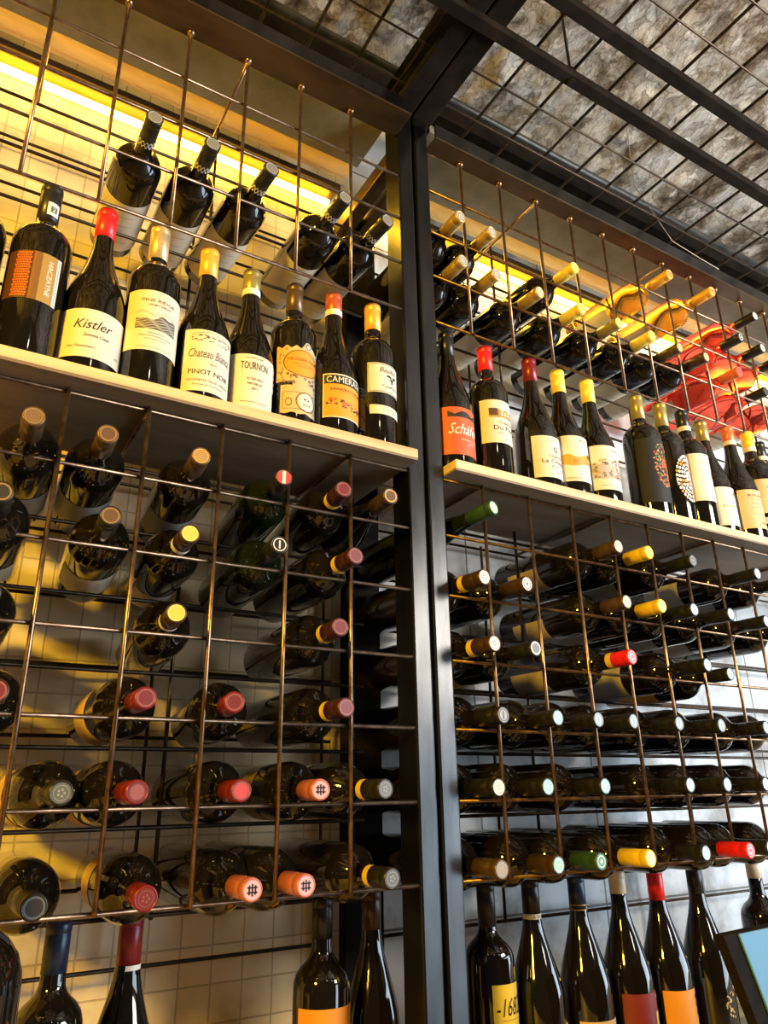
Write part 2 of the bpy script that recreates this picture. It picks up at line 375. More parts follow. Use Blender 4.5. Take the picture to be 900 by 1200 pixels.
def capmesh(fk, length):
    k = ('cap', fk, length)
    if k not in MESH:
        z0 = H-length; rr = .0139
        MESH[k] = MB().lathe([(rr-.0009, z0), (rr, z0+.0002), (rr, H-.0135), (rr-.0004, H-.0125), (rr+.0003, H-.0115), (rr+.0003, H-.0035), (rr-.0002, H-.0012), (rr-.0013, H+.0001), (rr-.0022, H), (rr-.0026, H-.0008), (0, H-.0008)], 36).mesh('capsule', [F[fk]], True)
    return MESH[k]
def discmesh(kind, c1, c2):
    k = ('disc', kind, c1, c2)
    if k in MESH: return MESH[k]
    b = MB(); z = H-.0007
    def ring(r0, r1, zz, mi, n=28):
        base = len(b.v)
        for rr in (r0, r1):
            for q in range(n): a = 2*PI*q/n; b.v.append((rr*math.cos(a), rr*math.sin(a), zz))
        for q in range(n): b.f.append((base+n+q, base+n+(q+1) % n, base+(q+1) % n, base+q)); b.m.append(mi)
    b.lathe([(.0113, z-.0002), (.0113, z+.0003), (0, z+.0003)], 28, 0)
    zz = z+.0006
    if kind == 'ring': ring(.0075, .0092, zz, 1); ring(.0006, .003, zz, 1)
    elif kind == 'dot': b.lathe([(.0062, zz-.0002), (.0062, zz), (0, zz)], 20, 1)
    elif kind == 'rim': ring(.0088, .0112, zz, 1)
    elif kind == 'crest':
        ring(.0078, .0086, zz, 1)
        for q in range(5):
            a = q*2*PI/5; b.box(.0035*math.cos(a)-.0012, .0035*math.sin(a)-.0012, zz-.0003, .0035*math.cos(a)+.0012, .0035*math.sin(a)+.0012, zz, 1)
    elif kind == 'bar': b.box(-.0012, -.006, zz-.0003, .0012, .006, zz, 1); ring(.0085, .010, zz, 1)
    elif kind == 'hh':
        for q in (-1, 0, 1): b.box(q*.0040-.0010, -.0070+abs(q)*.0016, zz-.0003, q*.0040+.0010, .0070-abs(q)*.0016, zz, 1)
        for q in (-1.6, 1.6): b.box(-.0070, q*.0017-.0008, zz-.0003, .0070, q*.0017+.0008, zz, 1)
    elif kind == 'flag': b.box(-.0026, -.0102, zz-.0003, .0026, .0102, zz, 1)
    elif kind == 'wave':
        for q in range(3): ring(.002+q*.0028, .0028+q*.0028, zz, 1)
    MESH[k] = b.mesh('capsule_disc', [cm(c1), cm(c2)], False)
    return MESH[k]
def link(me, name, parent):
    o = bpy.data.objects.new(name, me); COL.objects.link(o); o.parent = parent; return o

# ---- lettering
TXT = {}
def text_geo(s):
    if s in TXT: return TXT[s]
    cu = bpy.data.curves.new('lettering', 'FONT'); cu.body = s; cu.resolution_u = 2; cu.size = 1; cu.fill_mode = 'BOTH'
    ob = bpy.data.objects.new('lettering', cu); COL.objects.link(ob)
    dg = bpy.context.evaluated_depsgraph_get(); me = bpy.data.meshes.new_from_object(ob.evaluated_get(dg))
    vs = [tuple(v.co) for v in me.vertices]; fs = [tuple(p.vertices) for p in me.polygons]
    bpy.data.objects.remove(ob); bpy.data.meshes.remove(me); bpy.data.curves.remove(cu)
    if not vs: vs = [(0, 0, 0)]
    x0 = min(v[0] for v in vs); x1 = max(v[0] for v in vs); y0 = min(v[1] for v in vs); y1 = max(v[1] for v in vs)
    vs = [((v[0]-(x0+x1)/2), (v[1]-(y0+y1)/2)) for v in vs]
    TXT[s] = (vs, fs, x1-x0, y1-y0); return TXT[s]
class Art:
    """a printed paper wrapped round a bottle: s runs along the arc, t up the bottle"""
    def __init__(a, r, ang=0.0): a.r = r; a.ang = ang; a.b = MB(); a.mats = []
    def mi(a, mt):
        if mt not in a.mats: a.mats.append(mt)
        return a.mats.index(mt)
    def P(a, s, t, off):
        R = a.r+off; an = a.ang+s/a.r; return (R*math.sin(an), -R*math.cos(an), t)
    def rect(a, s0, t0, s1, t1, mt, off=.0005, top=None, bot=None):
        n = max(2, int(abs(s1-s0)/.003)); base = len(a.b.v); mi = a.mi(mt)
        for i in range(n+1):
            s = s0+(s1-s0)*i/n
            tb = t0 if bot is None else bot(s); tt = t1 if top is None else top(s)
            a.b.v += [a.P(s, tb, off), a.P(s, tt, off)]
        for i in range(n): q = base+2*i; a.b.f.append((q, q+2, q+3, q+1)); a.b.m.append(mi)
        return a
    def ell(a, cs, ct, rx, ry, mt, off=.0007, r0=0.0, n=18, sq=0):
        mi = a.mi(mt); base = len(a.b.v); n = max(n, int(rx/.0006)) if rx > .008 else n
        if r0 == 0:
            a.b.v.append(a.P(cs, ct, off)); K = max(1, int(rx/.003))
            for k in range(1, K+1):
                for i in range(n): an = 2*PI*i/n; a.b.v.append(a.P(cs+rx*k/K*math.cos(an), ct+ry*k/K*math.sin(an), off))
            for i in range(n): a.b.f.append((base, base+1+i, base+1+(i+1) % n)); a.b.m.append(mi)
            for k in range(K-1):
                q = base+1+k*n
                for i in range(n): j = (i+1) % n; a.b.f.append((q+i, q+n+i, q+n+j, q+j)); a.b.m.append(mi)
        else:
            for k in (r0, 1):
                for i in range(n): an = 2*PI*i/n; a.b.v.append(a.P(cs+k*rx*math.cos(an), ct+k*ry*math.sin(an), off))
            for i in range(n): j = (i+1) % n; a.b.f.append((base+i, base+n+i, base+n+j, base+j)); a.b.m.append(mi)
        return a
    def line(a, pts, w, mt, off=.0008):
        mi = a.mi(mt)
        for (s0, t0), (s1, t1) in zip(pts, pts[1:]):
            d = math.hypot(s1-s0, t1-t0) or 1; nx, ny = -(t1-t0)/d*w/2, (s1-s0)/d*w/2; K = max(1, int(abs(s1-s0)/.003)); base = len(a.b.v)
            for k in range(K+1):
                u = s0+(s1-s0)*k/K; v = t0+(t1-t0)*k/K; a.b.v += [a.P(u+nx, v+ny, off), a.P(u-nx, v-ny, off)]
            for k in range(K): q = base+2*k; a.b.f.append((q, q+1, q+3, q+2)); a.b.m.append(mi)
        return a
    def text(a, s, cs, ct, wdt, mt, hgt=None, shear=0, rot=0, off=.0009):
        vs, fs, W, Hh = text_geo(s); sx = wdt/W; sy = (hgt/Hh) if hgt else sx; mi = a.mi(mt); base = len(a.b.v)
        for x, y in vs:
            x, y = x*sx+y*sy*shear, y*sy
            if rot: x, y = x*math.cos(rot)-y*math.sin(rot), x*math.sin(rot)+y*math.cos(rot)
            a.b.v.append(a.P(cs+x, ct+y, off))
        for f in fs: a.b.f.append(tuple(base+i for i in f)); a.b.m.append(mi)
        return a
    def tiny(a, cs, ct, wdt, mt, h=.0011, seed=1):   # a line of print too small to read
        rnd = random.Random(seed); s = cs-wdt/2
        while s < cs+wdt/2:
            l = rnd.uniform(.0009, .0022); a.rect(s, ct-h/2, min(s+l, cs+wdt/2), ct+h/2, mt, .0008); s += l+.0007
        return a
    def build(a, name, parent): return a.b.build(name, a.mats, parent)
PAPER = noisy('label_paper', (.66, .59, .45), (.71, .64, .50), 40, .6, 0, .05, dist=.0003)
PAPERG = mat('label_paper_grey', (.42, .40, .36), .6)
PAPERT = mat('label_paper_tan', (.62, .42, .20), .6)
INK = mat('ink_black', (.02, .018, .016), .5); INKB = mat('ink_brown', (.09, .05, .025), .5); INKG = mat('ink_grey', (.12, .11, .10), .5)
INKW = mat('ink_white', (.78, .74, .66), .5); INKO = mat('ink_orange', (.70, .13, .02), .5); INKGD = mat('ink_gold', (.45, .28, .08), .4, .3)
ORNG = mat('label_orange', (.75, .30, .03), .5); REDL = mat('label_orange_red', (.66, .10, .035), .5); YELL = mat('label_yellow', (.80, .58, .04), .5)
BRONZL = mat('label_bronze', (.24, .12, .04), .4, .3); CRIM = mat('label_crimson', (.19, .02, .018), .5)

def bottle(kind, r, mt, cap, caplen, disc, loc, rot, label, group, collar=None, cs=1.0):
    o = empty('wine_bottle', loc, rot); tag(o, label, 'wine bottle', group)
    link(glassmesh(kind, r, mt), 'bottle_glass', o)
    if cap:
        c = link(capmesh(cap, caplen), 'capsule', o); c.scale = (cs, cs, 1)
        if disc: link(discmesh(*disc), 'capsule_disc', c)
    if collar:
        A = Art(.0139*cs, 0.0); A.rect(-.0139*cs*PI*.96, H-caplen, .0139*cs*PI*.96, H-caplen+.011, collar, .0004); A.build('neck_band', o)
    return o
BASE = .501
def stand(kind, x, y, cap, lab, caplen=.052, r=None, base=BASE, group=None, collar=None, rz=0, mt=None):
    r = r or (.0372 if kind == 'bord' else .0402)
    return bottle(kind, r, mt or GLASS, cap, caplen, None, (x, y, base), (0, 0, rz), lab, group, collar)

# ---- the bottles standing on the left shelf
GS = 'bottles standing on the left shelf'; GSR = 'bottles standing on the right shelf'
o = stand('bord', -.136, .022, 'black', 'dark bottle half out of the frame at the left end of the left shelf', group=GS)
o = stand('bord', -.0572, .015, 'charcoal', 'dark bottle with orange-scaled bronze label and square seal on its neck, on the left shelf', .064, group=GS)
A = Art(.0372, -.06)
A.rect(-.040, .078, .023, .150, mat('label_dark_bronze', (.07, .025, .012), .4)); A.rect(.023, .078, .0285, .150, INKW); A.rect(-.006, .078, .006, .150, BRONZL, .0006)
A.rect(.004, .078, .023, .150, INKGD, .0007)
for i in range(7):
    for j in range(18):
        A.ell(-.026+i*.0026+(j % 2)*.0013, .082+j*.0038, .0011, .0017, INKO, .0008, n=6)
for j in range(18): A.ell(-.009+(j % 2)*.001, .082+j*.0038, .0006, .001, INKO, .0008, n=5); A.ell(-.004, .084+j*.0038, .0005, .0008, INKO, .0008, n=5)
A.text('HACZAYNE', .015, .114, .052, INKW, .0062, rot=-PI/2)
for j in range(24): A.rect(.0248, .081+j*.0028, .0266, .0822+j*.0028, INKG, .0008)
A.build('front_label', o)
A = Art(.0139, .35); A.rect(-.0075, H-.055, .0075, H-.034, INKW, .0008); A.rect(-.0035, H-.050, .0045, H-.040, INKG, .001); A.text('2', .0005, H-.045, .004, INKW, off=.0012); A.build('neck_seal', o)

o = stand('burg', .0178, .0238, 'red', 'burgundy bottle with bright red capsule and script Kistler label', .050, r=.0412, group=GS)
A = Art(.0412, .05); A.rect(-.052, .020, .048, .0915, PAPER)
A.text('Kistler', -.003, .069, .046, INK, .0135, shear=.35); A.text('Sonoma Coast', .002, .053, .032, INK, .005, shear=.35)
A.text('Les Noisetiers', -.016, .036, .034, INKG, .0042, shear=.3); A.text('2017', .034, .034, .008, INKG)
A.build('front_label', o)

o = stand('bord', .0925, .0206, 'palegold', 'bottle with pale gold capsule and cream PINE RIDGE label with hills', .060, group=GS)
A = Art(.0372, .05); A.rect(-.045, .055, .045, .150, PAPER)
A.text('PINE RIDGE', 0, .134, .046, INKG, .005); A.text('VINEYARDS', .001, .1265, .031, INKG, .0033)
A.rect(-.029, .088, .029, .112, INKG, .0007, top=lambda s: .107+.004*math.sin(s*110)+.002*math.sin(s*300)); 
for k in range(6): A.line([(-.029+i*.0029, .0905+k*.003+.0016*math.sin(i*.8+k)) for i in range(21)], .0006, PAPER)
A.line([(-.029+i*.0029, .113+.003*math.sin(i*.55)) for i in range(21)], .0005, INKB)
A.tiny(0, .082, .022, INKG, seed=2); A.tiny(0, .0775, .046, INKG, seed=3); A.tiny(0, .0725, .03, INKG, .0008, seed=4); A.tiny(0, .060, .05, INKG, .0007, seed=5)
A.build('front_label', o)

o = stand('burg', .1705, .0302, 'orange_gold', 'burgundy bottle with orange gold capsule and PINOT NOIR label', .052, group=GS)
A = Art(.0402, .06); A.rect(-.039, .018, .041, .1165, PAPER)
rnd = random.Random(5)
for k in range(46):
    s = rnd.uniform(-.028, .034); t = .103+rnd.uniform(-.006, .005); A.ell(s, t, rnd.uniform(.001, .003), rnd.uniform(.0004, .0012), INKG, .0007, n=6)
A.line([(-.030, .109), (-.005, .113), (.034, .107)], .0006, INKG)
A.text('Chateau Bianca', .001, .078, .064, INKG, .014, shear=.15); A.text('2017', .004, .062, .010, INKG, .003)
A.text('PINOT NOIR', .001, .048, .062, INK, .0075); A.text('WILLAMETTE VALLEY OREGON', .001, .035, .066, INKG, .0032); A.tiny(0, .028, .045, INKG, seed=9)
A.build('front_label', o)

o = stand('burg', .2449, .0441, 'olive', 'olive-capped burgundy bottle with a TOURNON label', .050, group=GS, collar=INKW)
A = Art(.0402, .06); A.rect(-.042, .018, .034, .108, PAPER)
for k in range(9): A.rect(.034, .060+k*.005, .038+.003*(k % 2), .065+k*.005, PAPERG)
A.text('M.CHAPOUTIER', -.004, .102, .026, INKG, .003); A.text('TOURNON', -.004, .089, .042, INK, .0125)
A.text('VICTORIA SHIRAZ', -.003, .067, .026, INKB, .004); A.text('MATHILDA', -.003, .059, .022, INK, .004); A.text('2017', -.003, .051, .010, INK, .004); A.tiny(-.003, .029, .042, INKG, seed=11)
A.build('front_label', o)

o = stand('bord', .3189, .0425, 'bronze', 'bottle with bronze capsule and ornate cut-out GROSZER NOIR label dated 2018', .054, group=GS)
A = Art(.0372, .04)
def gt(s): return .146+.011*math.exp(-((s-.008)/.007)**2)+.0025*math.sin(s*420)
A.rect(-.043, .078, .044, .14, PAPERT, top=gt, bot=lambda s: .078 if s > -.018 else .084)
A.rect(-.034, .030, .044, .078, PAPERT, bot=lambda s: .031+.0012*math.sin(s*300))
A.rect(.020, .030, .044, .14, PAPERG, .0006, top=lambda s: gt(s)-.001)
A.ell(.008, .149, .0065, .008, PAPERG, .0008); A.ell(.008, .150, .004, .0052, INKB, .0010); A.ell(.008, .1495, .0026, .0036, PAPER, .0012)
A.ell(.0, .118, .032, .024, ORNG, .0007, r0=0); A.ell(.0, .118, .031, .023, INKB, .0009, r0=.95)
A.text('GROSZER NOIR', .001, .124, .052, INK, .005); A.tiny(.002, .116, .034, INKB, seed=12); A.tiny(.002, .112, .022, INKB, seed=13)
rnd = random.Random(3)
for k in range(150):
    s = rnd.uniform(-.038, .041); t = rnd.uniform(.080, .142)
    if ((s)/.033)**2+((t-.118)/.025)**2 < 1: continue
    A.ell(s, t, rnd.uniform(.001, .0028), rnd.uniform(.001, .0024), INKB if k % 2 else INKG, .0009, r0=.55, n=8)
A.ell(-.021, .049, .005, .007, INKB, .0009, r0=.8); A.line([(-.030, .038), (-.030, .066), (.042, .066), (.042, .038), (-.030, .038)], .0007, INKB)
A.ell(.007, .052, .0175, .0165, INKB, .0009, r0=.93); A.ell(.007, .052, .014, .0145, PAPER, .0010)
A.ell(.004, .056, .0022, .0015, INK, .0012, n=8); A.ell(.010, .0555, .0018, .0013, INK, .0012, n=8); A.text('2018', .007, .047, .014, INK, .004, off=.0012)
A.build('front_label', o)

o = stand('burg', .3848, .0321, 'redbrown', 'burgundy bottle with red-brown capsule and orange CAMERANO BARBERA label', .046, group=GS, collar=INKW)
A = Art(.0402, .04); A.rect(-.036, .034, .048, .110, PAPER); A.rect(-.034, .036, .046, .092, ORNG, .0007); A.rect(-.034, .092, .046, .1075, INK, .0007)
A.text('CAMERANO', .006, .0998, .072, INKW, .0108, off=.0011); A.text("BARBERA D'ALBA", .006, .083, .060, INK, .0048); A.line([(-.01, .078), (.025, .078)], .0005, INKB)
rnd = random.Random(8)
for k in range(60):
    u = rnd.random(); s = -.030+u*.068; t = .062-u*.008+rnd.uniform(-.007, .006); A.ell(s, t, rnd.uniform(.001, .004), rnd.uniform(.0006, .0016), INKB if k % 3 else REDL, .0009, n=7)
A.build('front_label', o)

o = stand('bord', .4568, .0261, 'orange_gold', 'bottle with gold capsule, bull-head label and a strip label below, beside the post', .053, group=GS)
A = Art(.0372, .05); A.rect(-.031, .097, .041, .151, PAPER); A.line([(-.029, .1), (-.0295, .146), (-.026, .149), (.039, .149), (.039, .099), (-.029, .099)], .0009, INKG, .0009)
A.rect(-.028, .058, .041, .074, PAPER)
A.text('Basilio', .006, .139, .032, INKG, .009, shear=.3); A.text('CasaMarin', .010, .110, .034, INKG, .005)
A.ell(.012, .125, .0035, .005, INK, .0009); A.ell(.012, .1185, .0018, .0022, INK, .0009); A.ell(.0055, .129, .0045, .0022, INK, .0009); A.ell(.0185, .129, .0045, .0022, INK, .0009); A.ell(.012, .127, .0018, .002, PAPER, .0011)
A.text('2018', .008, .066, .012, ORNG, .0032); A.build('front_label', o)

# ---- right shelf
o = stand('slim', .6137, .0305, 'black', 'dark slender bottle with orange-red script label, right next to the steel post', .05, group=GSR)
A = Art(.0402, .0); A.rect(-.047, .024, .047, .113, REDL); A.line([(-.04, .030), (.04, .030)], .0005, INKGD); A.rect(-.03, .094, .03, .108, INK, .0007, top=lambda s: .099+.007*abs(math.cos(s*90)))
A.text('Schäfer', .004, .072, .062, INKW, .020, shear=.35); A.text('SPÄTBURGUNDER', .008, .052, .034, INKW, .003); A.text('2016', .012, .045, .012, INKW, .003); A.build('front_label', o)
o = stand('bord', .7047, .0333, 'red', 'bordeaux bottle with shiny red capsule and a Chateau Du Port label', .052, group=GSR)
A = Art(.0372, .0); A.rect(-.042, .070, .044, .155, PAPER)
A.rect(-.026, .120, .036, .140, INKGD, .0007, top=lambda s: .131+.006*abs(math.sin(s*190))); A.rect(-.026, .124, -.010, .138, INKB, .0009)
for k in range(5): A.rect(-.004+k*.008, .124, .0+k*.008, .131, PAPER, .0009)
A.text('Château', .008, .110, .030, INKG, .006); A.text('Du Port', .006, .0995, .050, INK, .0085); A.text('SAINT-JULIEN', .006, .089, .036, INKG, .003); A.text('2015', .006, .078, .010, INKG); A.build('front_label', o)
o = stand('burg', .8052, .0224, 'darkred', 'burgundy bottle with dark red capsule and a Chateau La Chaize label', .052, group=GSR)
A = Art(.0402, .0); A.rect(-.040, .020, .046, .102, PAPER)
A.text('WINEMAKER', .004, .094, .036, PAPERG, .003); A.ell(.006, .076, .005, .0055, INK, .0009, r0=.65); A.ell(.008, .072, .0025, .003, INKGD, .0010)
A.text('Château', .006, .062, .034, INKG, .006); A.text('La Chaize', .004, .052, .056, INK, .0075); A.text('BROUILLY', .006, .042, .026, INKG, .003); A.text('2018', .008, .030, .010, INKG); A.build('front_label', o)
o = stand('burg', .883, .0269, 'lemon', 'burgundy bottle with lemon yellow capsule and a pale label with a painted landscape', .052, group=GSR)
A = Art(.0402, .0); A.rect(-.045, .030, .045, .123, PAPERG if 0 else PAPER)
A.rect(-.045, .060, .045, .085, ORNG, .0007, top=lambda s: .082+.003*math.sin(s*150), bot=lambda s: .064+.003*math.sin(s*90)); A.rect(-.02, .066, .03, .074, INKGD, .0009)
A.ell(.018, .084, .005, .006, INKB, .0010, n=7); A.text('MUTTER', .010, .113, .026, INKG, .004); A.tiny(.016, .052, .03, INKG, seed=15); A.text('RIESLING 2018', -.020, .036, .030, INKG, .003); A.build('front_label', o)
o = stand('burg', .9615, .0242, 'lemon', 'burgundy bottle with gold yellow capsule and a label with a brown sketch of arches', .054, group=GSR)
A = Art(.0402, .0); A.rect(-.045, .028, .045, .120, PAPER)
A.rect(-.043, .050, .043, .092, PAPERG, .0007, top=lambda s: .086+.006*math.sin(s*60))
rnd = random.Random(9)
for k in range(80): A.ell(rnd.uniform(-.04, .04), rnd.uniform(.052, .090), rnd.uniform(.001, .004), rnd.uniform(.001, .003), INKB if k % 3 else ORNG, .0009, r0=.5, n=7)
A.text('CHARME', .010, .110, .030, INK, .004); A.tiny(-.01, .036, .04, INKG, seed=16); A.build('front_label', o)
o = stand('bord', 1.1002, .0185, 'olive', 'black-labelled bottle with a colourful beaded ornament on the right shelf', .058, r=.0392, group=GSR)
A = Art(.0392, .0); A.rect(-.052, .028, .052, .168, mat('label_matte_black', (.008, .007, .007), .7)); rnd = random.Random(21)
cs = [INKO, REDL, mat('bead_green', (.10, .22, .07), .5), mat('bead_gold', (.60, .40, .08), .5), mat('bead_rust', (.28, .09, .04), .5)]
for k in range(200):
    a = rnd.uniform(0, 2*PI); q = math.sqrt(rnd.random()); A.ell(.006+.026*q*math.cos(a), .110+.048*q*math.sin(a), .0018, .0019, cs[k % 5], .0008, r0=.45, n=8)
A.ell(.006, .112, .0075, .0085, REDL, .0010, r0=.6); A.ell(.006, .112, .003, .0035, INKO, .0011); A.build('front_label', o)
o = stand('bord', 1.172, .0166, 'olive', 'dark bottle with a white mosaic oval ornament on the right shelf', .058, group=GSR)
A = Art(.0372, .0); rnd = random.Random(23)
for q, n in ((.25, 9), (.42, 14), (.6, 20), (.78, 26), (.95, 32)):
    for k in range(n):
        a = 2*PI*k/n+q*3; A.ell(.006+.030*q*math.cos(a), .096+.052*q*math.sin(a), .0026, .0036, INKW if k % 5 else ORNG, .0008, r0=.4 if k % 2 else 0, n=8)
A.ell(.006, .098, .0065, .0075, INKW, .0010, r0=.5); A.ell(.006, .098, .0025, .003, REDL, .0011); A.build('front_label', o)
o = stand('bord', 1.2442, .016, 'black', 'bottle with black capsule, cream neck band and tall plain cream label', .052, group=GSR, collar=PAPER)
A = Art(.0372, .0); A.rect(-.042, .058, .042, .166, PAPER); A.line([(-.036, .064), (-.036, .160), (.038, .160), (.038, .064), (-.036, .064)], .0006, PAPERT)
A.text('CONTERNO', .004, .146, .040, PAPERT, .004); A.ell(.014, .122, .003, .006, REDL, .0009, n=5); A.ell(.014, .113, .002, .003, REDL, .0009, n=5); A.text('2016', .012, .098, .010, PAPERT); A.build('front_label', o)
o = stand('burg', 1.324, .0271, 'olive', 'burgundy bottle with olive capsule and cream BARBERA label behind its neighbours', .052, group=GSR)
A = Art(.0402, .0); A.rect(-.045, .020, .045, .108, PAPER); A.ell(.012, .094, .005, .006, REDL, .0009, r0=.7); A.ell(.012, .094, .002, .003, INKB, .0009); A.text('BARBERA', 0, .064, .050, INKGD, .005); A.tiny(.004, .055, .03, INKG, seed=30); A.tiny(.004, .040, .04, INKG, seed=31); A.text('2017', .014, .030, .009, INKG); A.build('front_label', o)
o = stand('burg', 1.400, .0139, 'orangered', 'burgundy bottle with orange-red capsule, white neck band and RIPASSO label', .050, group=GSR, collar=PAPER)
A = Art(.0402, .0); A.rect(-.046, .022, .046, .112, PAPERT); A.text('RIPASSO', .004, .098, .058, INKB, .006); A.tiny(.004, .089, .05, INKB, seed=32); A.tiny(.0, .080, .04, INKB, seed=33); A.tiny(.0, .070, .05, INKB, .0008, seed=34); A.tiny(0, .055, .046, INKB, .0008, seed=35); A.text('MUSELLA', .014, .034, .034, INK, .005); A.build('front_label', o)
o = stand('bord', 1.4694, .0102, 'yellow', 'bottle with bright yellow capsule and cream label near the right end of the right shelf', .052, group=GSR, collar=PAPER)
A = Art(.0372, .0); A.rect(-.042, .070, .042, .152, PAPERT); A.text('AMARONE', .0, .132, .040, INKB, .005); A.tiny(0, .12, .04, INKB, seed=36); A.rect(-.042, .045, .042, .060, PAPERT); A.build('front_label', o)
o = stand('bord', 1.545, .030, 'black', 'black-capped bottle with cream neck band at the far right end of the right shelf', .050, group=GSR, collar=PAPER)
A = Art(.0372, .0); A.rect(-.042, .070, .042, .152, PAPERT); A.build('front_label', o)

# ---- bottles standing under the racks
BB = -.413
GB = 'bottles standing under the left rack'; GBR = 'bottles standing under the right rack'
o = stand('bord', .0876, .12, 'navy', 'dark bottle with blue-black capsule standing under the left rack, near the left edge', base=BB, group=GB)
o = stand('slim', .1688, .12, 'darkred', 'dark bottle with dark red capsule and white neck tag standing under the left rack', .052, base=BB, group=GB)
A = Art(.0139, .3); A.rect(-.010, H-.062, .012, H-.052, INKW, .0006); A.build('neck_tag', o)
o = stand('bord', .4214, .12, 'black', 'dark bottle with orange label standing under the left rack', .05, base=BB, group=GB)
A = Art(.0372, -.1); A.rect(-.046, .06, .046, .162, ORNG); A.build('front_label', o)
o = stand('slim', .5117, .145, 'brown', 'slender bottle with brown capsule standing under the left rack beside the post', .05, base=BB, group=GB, r=.038)
o = stand('bord', -.036, -.082, 'black', 'large dark bottle in front of the rack at the lower left corner', base=BB+.0, group=GB, r=.0400); o.scale = (1.6, 1.6, 1.48)
o = stand('bord', .6998, .12, 'charcoal', 'bottle with yellow 1682 label standing under the right rack beside the post', .06, base=BB, group=GBR)
A = Art(.0372, -.02); A.rect(-.022, .082, .045, .155, YELL)
A.text('-1682-', .010, .127, .052, INK, .022, shear=.2); A.line([(-.01, .111), (.026, .111)], .0005, INKB); A.tiny(.008, .102, .020, INKB, seed=41); A.tiny(.006, .090, .045, INKB, seed=42); A.build('front_label', o)
o = stand('slim', .7891, .12, 'black', 'slender dark bottle with cream printed neck band under the right rack', .050, base=BB, group=GBR)
A = Art(.0139, 0); A.rect(-.0139*PI*.97, H-.058, .0139*PI*.97, H-.050, PAPER, .0006); A.text('LA TRINE', .002, H-.054, .026, INKB, .004); A.build('neck_band', o)
A = Art(.0402, 0); A.rect(-.01, .02, .045, .092, PAPER); A.build('front_label', o)
o = stand('slim', .8892, .12, 'navy', 'slender dark bottle with blue-black capsule and thin gold neck rings under the right rack', .054, base=BB, group=GBR)
A = Art(.0139, 0); A.rect(-.0139*PI*.97, H-.053, .0139*PI*.97, H-.0515, INKGD, .0006); A.rect(-.0139*PI*.97, H-.046, .0139*PI*.97, H-.0445, INKGD, .0006); A.ell(.006, H-.049, .002, .002, INKGD, .0006); A.build('neck_band', o)
A = Art(.0402, 0); A.rect(-.045, .02, .045, .085, PAPERT); A.build('front_label', o)
o = stand('slim', .985, .12, 'cream', 'slender dark bottle with cream wax capsule and dark red label under the right rack', .036, base=BB, group=GBR)
A = Art(.0402, 0); A.rect(-.045, .01, .045, .109, CRIM); A.rect(.014, .04, .040, .082, YELL, .0008); A.ell(.028, .070, .004, .006, INK, .0010); A.line([(.018, .101), (.022, .105), (.024, .100), (.029, .106), (.032, .101)], .0009, INKW); A.build('front_label', o)
o = stand('slim', 1.0799, .12, 'red', 'slender dark bottle with red capsule and amber label with red grapes under the right rack', .056, base=BB, group=GBR)
A = Art(.0402, 0); A.rect(-.045, .01, .045, .102, ORNG); A.rect(.030, .01, .045, .102, PAPER, .0007)
for s, t in ((.020, .090), (.026, .084), (.021, .079), (.027, .073), (.022, .068), (.028, .062)): A.ell(s, t, .0032, .0042, CRIM, .0009)
A.build('front_label', o)
o = stand('slim', 1.1865, .12, 'black', 'slender dark bottle with black capsule and gold painted vine under the right rack', .05, base=BB, group=GBR)
A = Art(.0402, 0); rnd = random.Random(50)
for k in range(60):
    t = .05+k*.0016; A.ell(.008+.018*math.sin(t*70)+rnd.uniform(-.006, .006), t, rnd.uniform(.001, .003), rnd.uniform(.001, .0025), INKGD, .0006, n=7)
A.build('front_label', o)
o = stand('bord', 1.365, .12, 'cream', 'dark bottle with cream and tan capsule under the right rack, above the blue panel', .036, base=BB, group=GBR)
o = stand('bord', 1.475, .14, 'black', 'dark bottle at the right edge under the right rack, beyond the cream-capped one', .05, base=BB, group=GBR)

# ---- lying bottles
ORD = ['first', 'second', 'third', 'fourth', 'fifth', 'sixth', 'seventh', 'eighth', 'ninth', 'tenth', 'eleventh', 'twelfth']
CAPW = {'red': 'red', 'darkred': 'dark red', 'maroon': 'maroon', 'gold': 'gold', 'palegold': 'pale gold', 'orange_gold': 'orange gold', 'yellow': 'yellow', 'lemon': 'lemon yellow', 'bronze': 'bronze',
        'brown': 'brown', 'olive': 'olive', 'black': 'black', 'charcoal': 'charcoal', 'cream': 'cream', 'navy': 'blue-black', 'pink': 'pink', 'redbrown': 'red-brown', 'orangered': 'orange-red', 'green': 'green'}
ROWW = {'a': 'top', 'b': 'second', 'c': 'third', 'e': 'fourth', 'g': 'fifth', 'z': 'bottom', 'u1': 'lowest', 'u2': 'middle', 'u3': 'highest'}
DW = {'ring': 'ringed', 'dot': 'dotted', 'rim': 'rimmed', 'crest': 'crested', 'bar': 'barred', 'hh': 'black-glyph', 'flag': 'striped', 'wave': 'swirled'}
def under_label(o, r, t0, t1, half, mt, ang=0, print_=True, seed=1):
    A = Art(r, ang); A.rect(-r*half, t0, r*half, t1, mt)
    if print_:
        for k in range(4): A.tiny(0, t0+(t1-t0)*(.2+.18*k), r*.9, INKG, .0010, seed=seed+k)
    A.build('back_label', o)
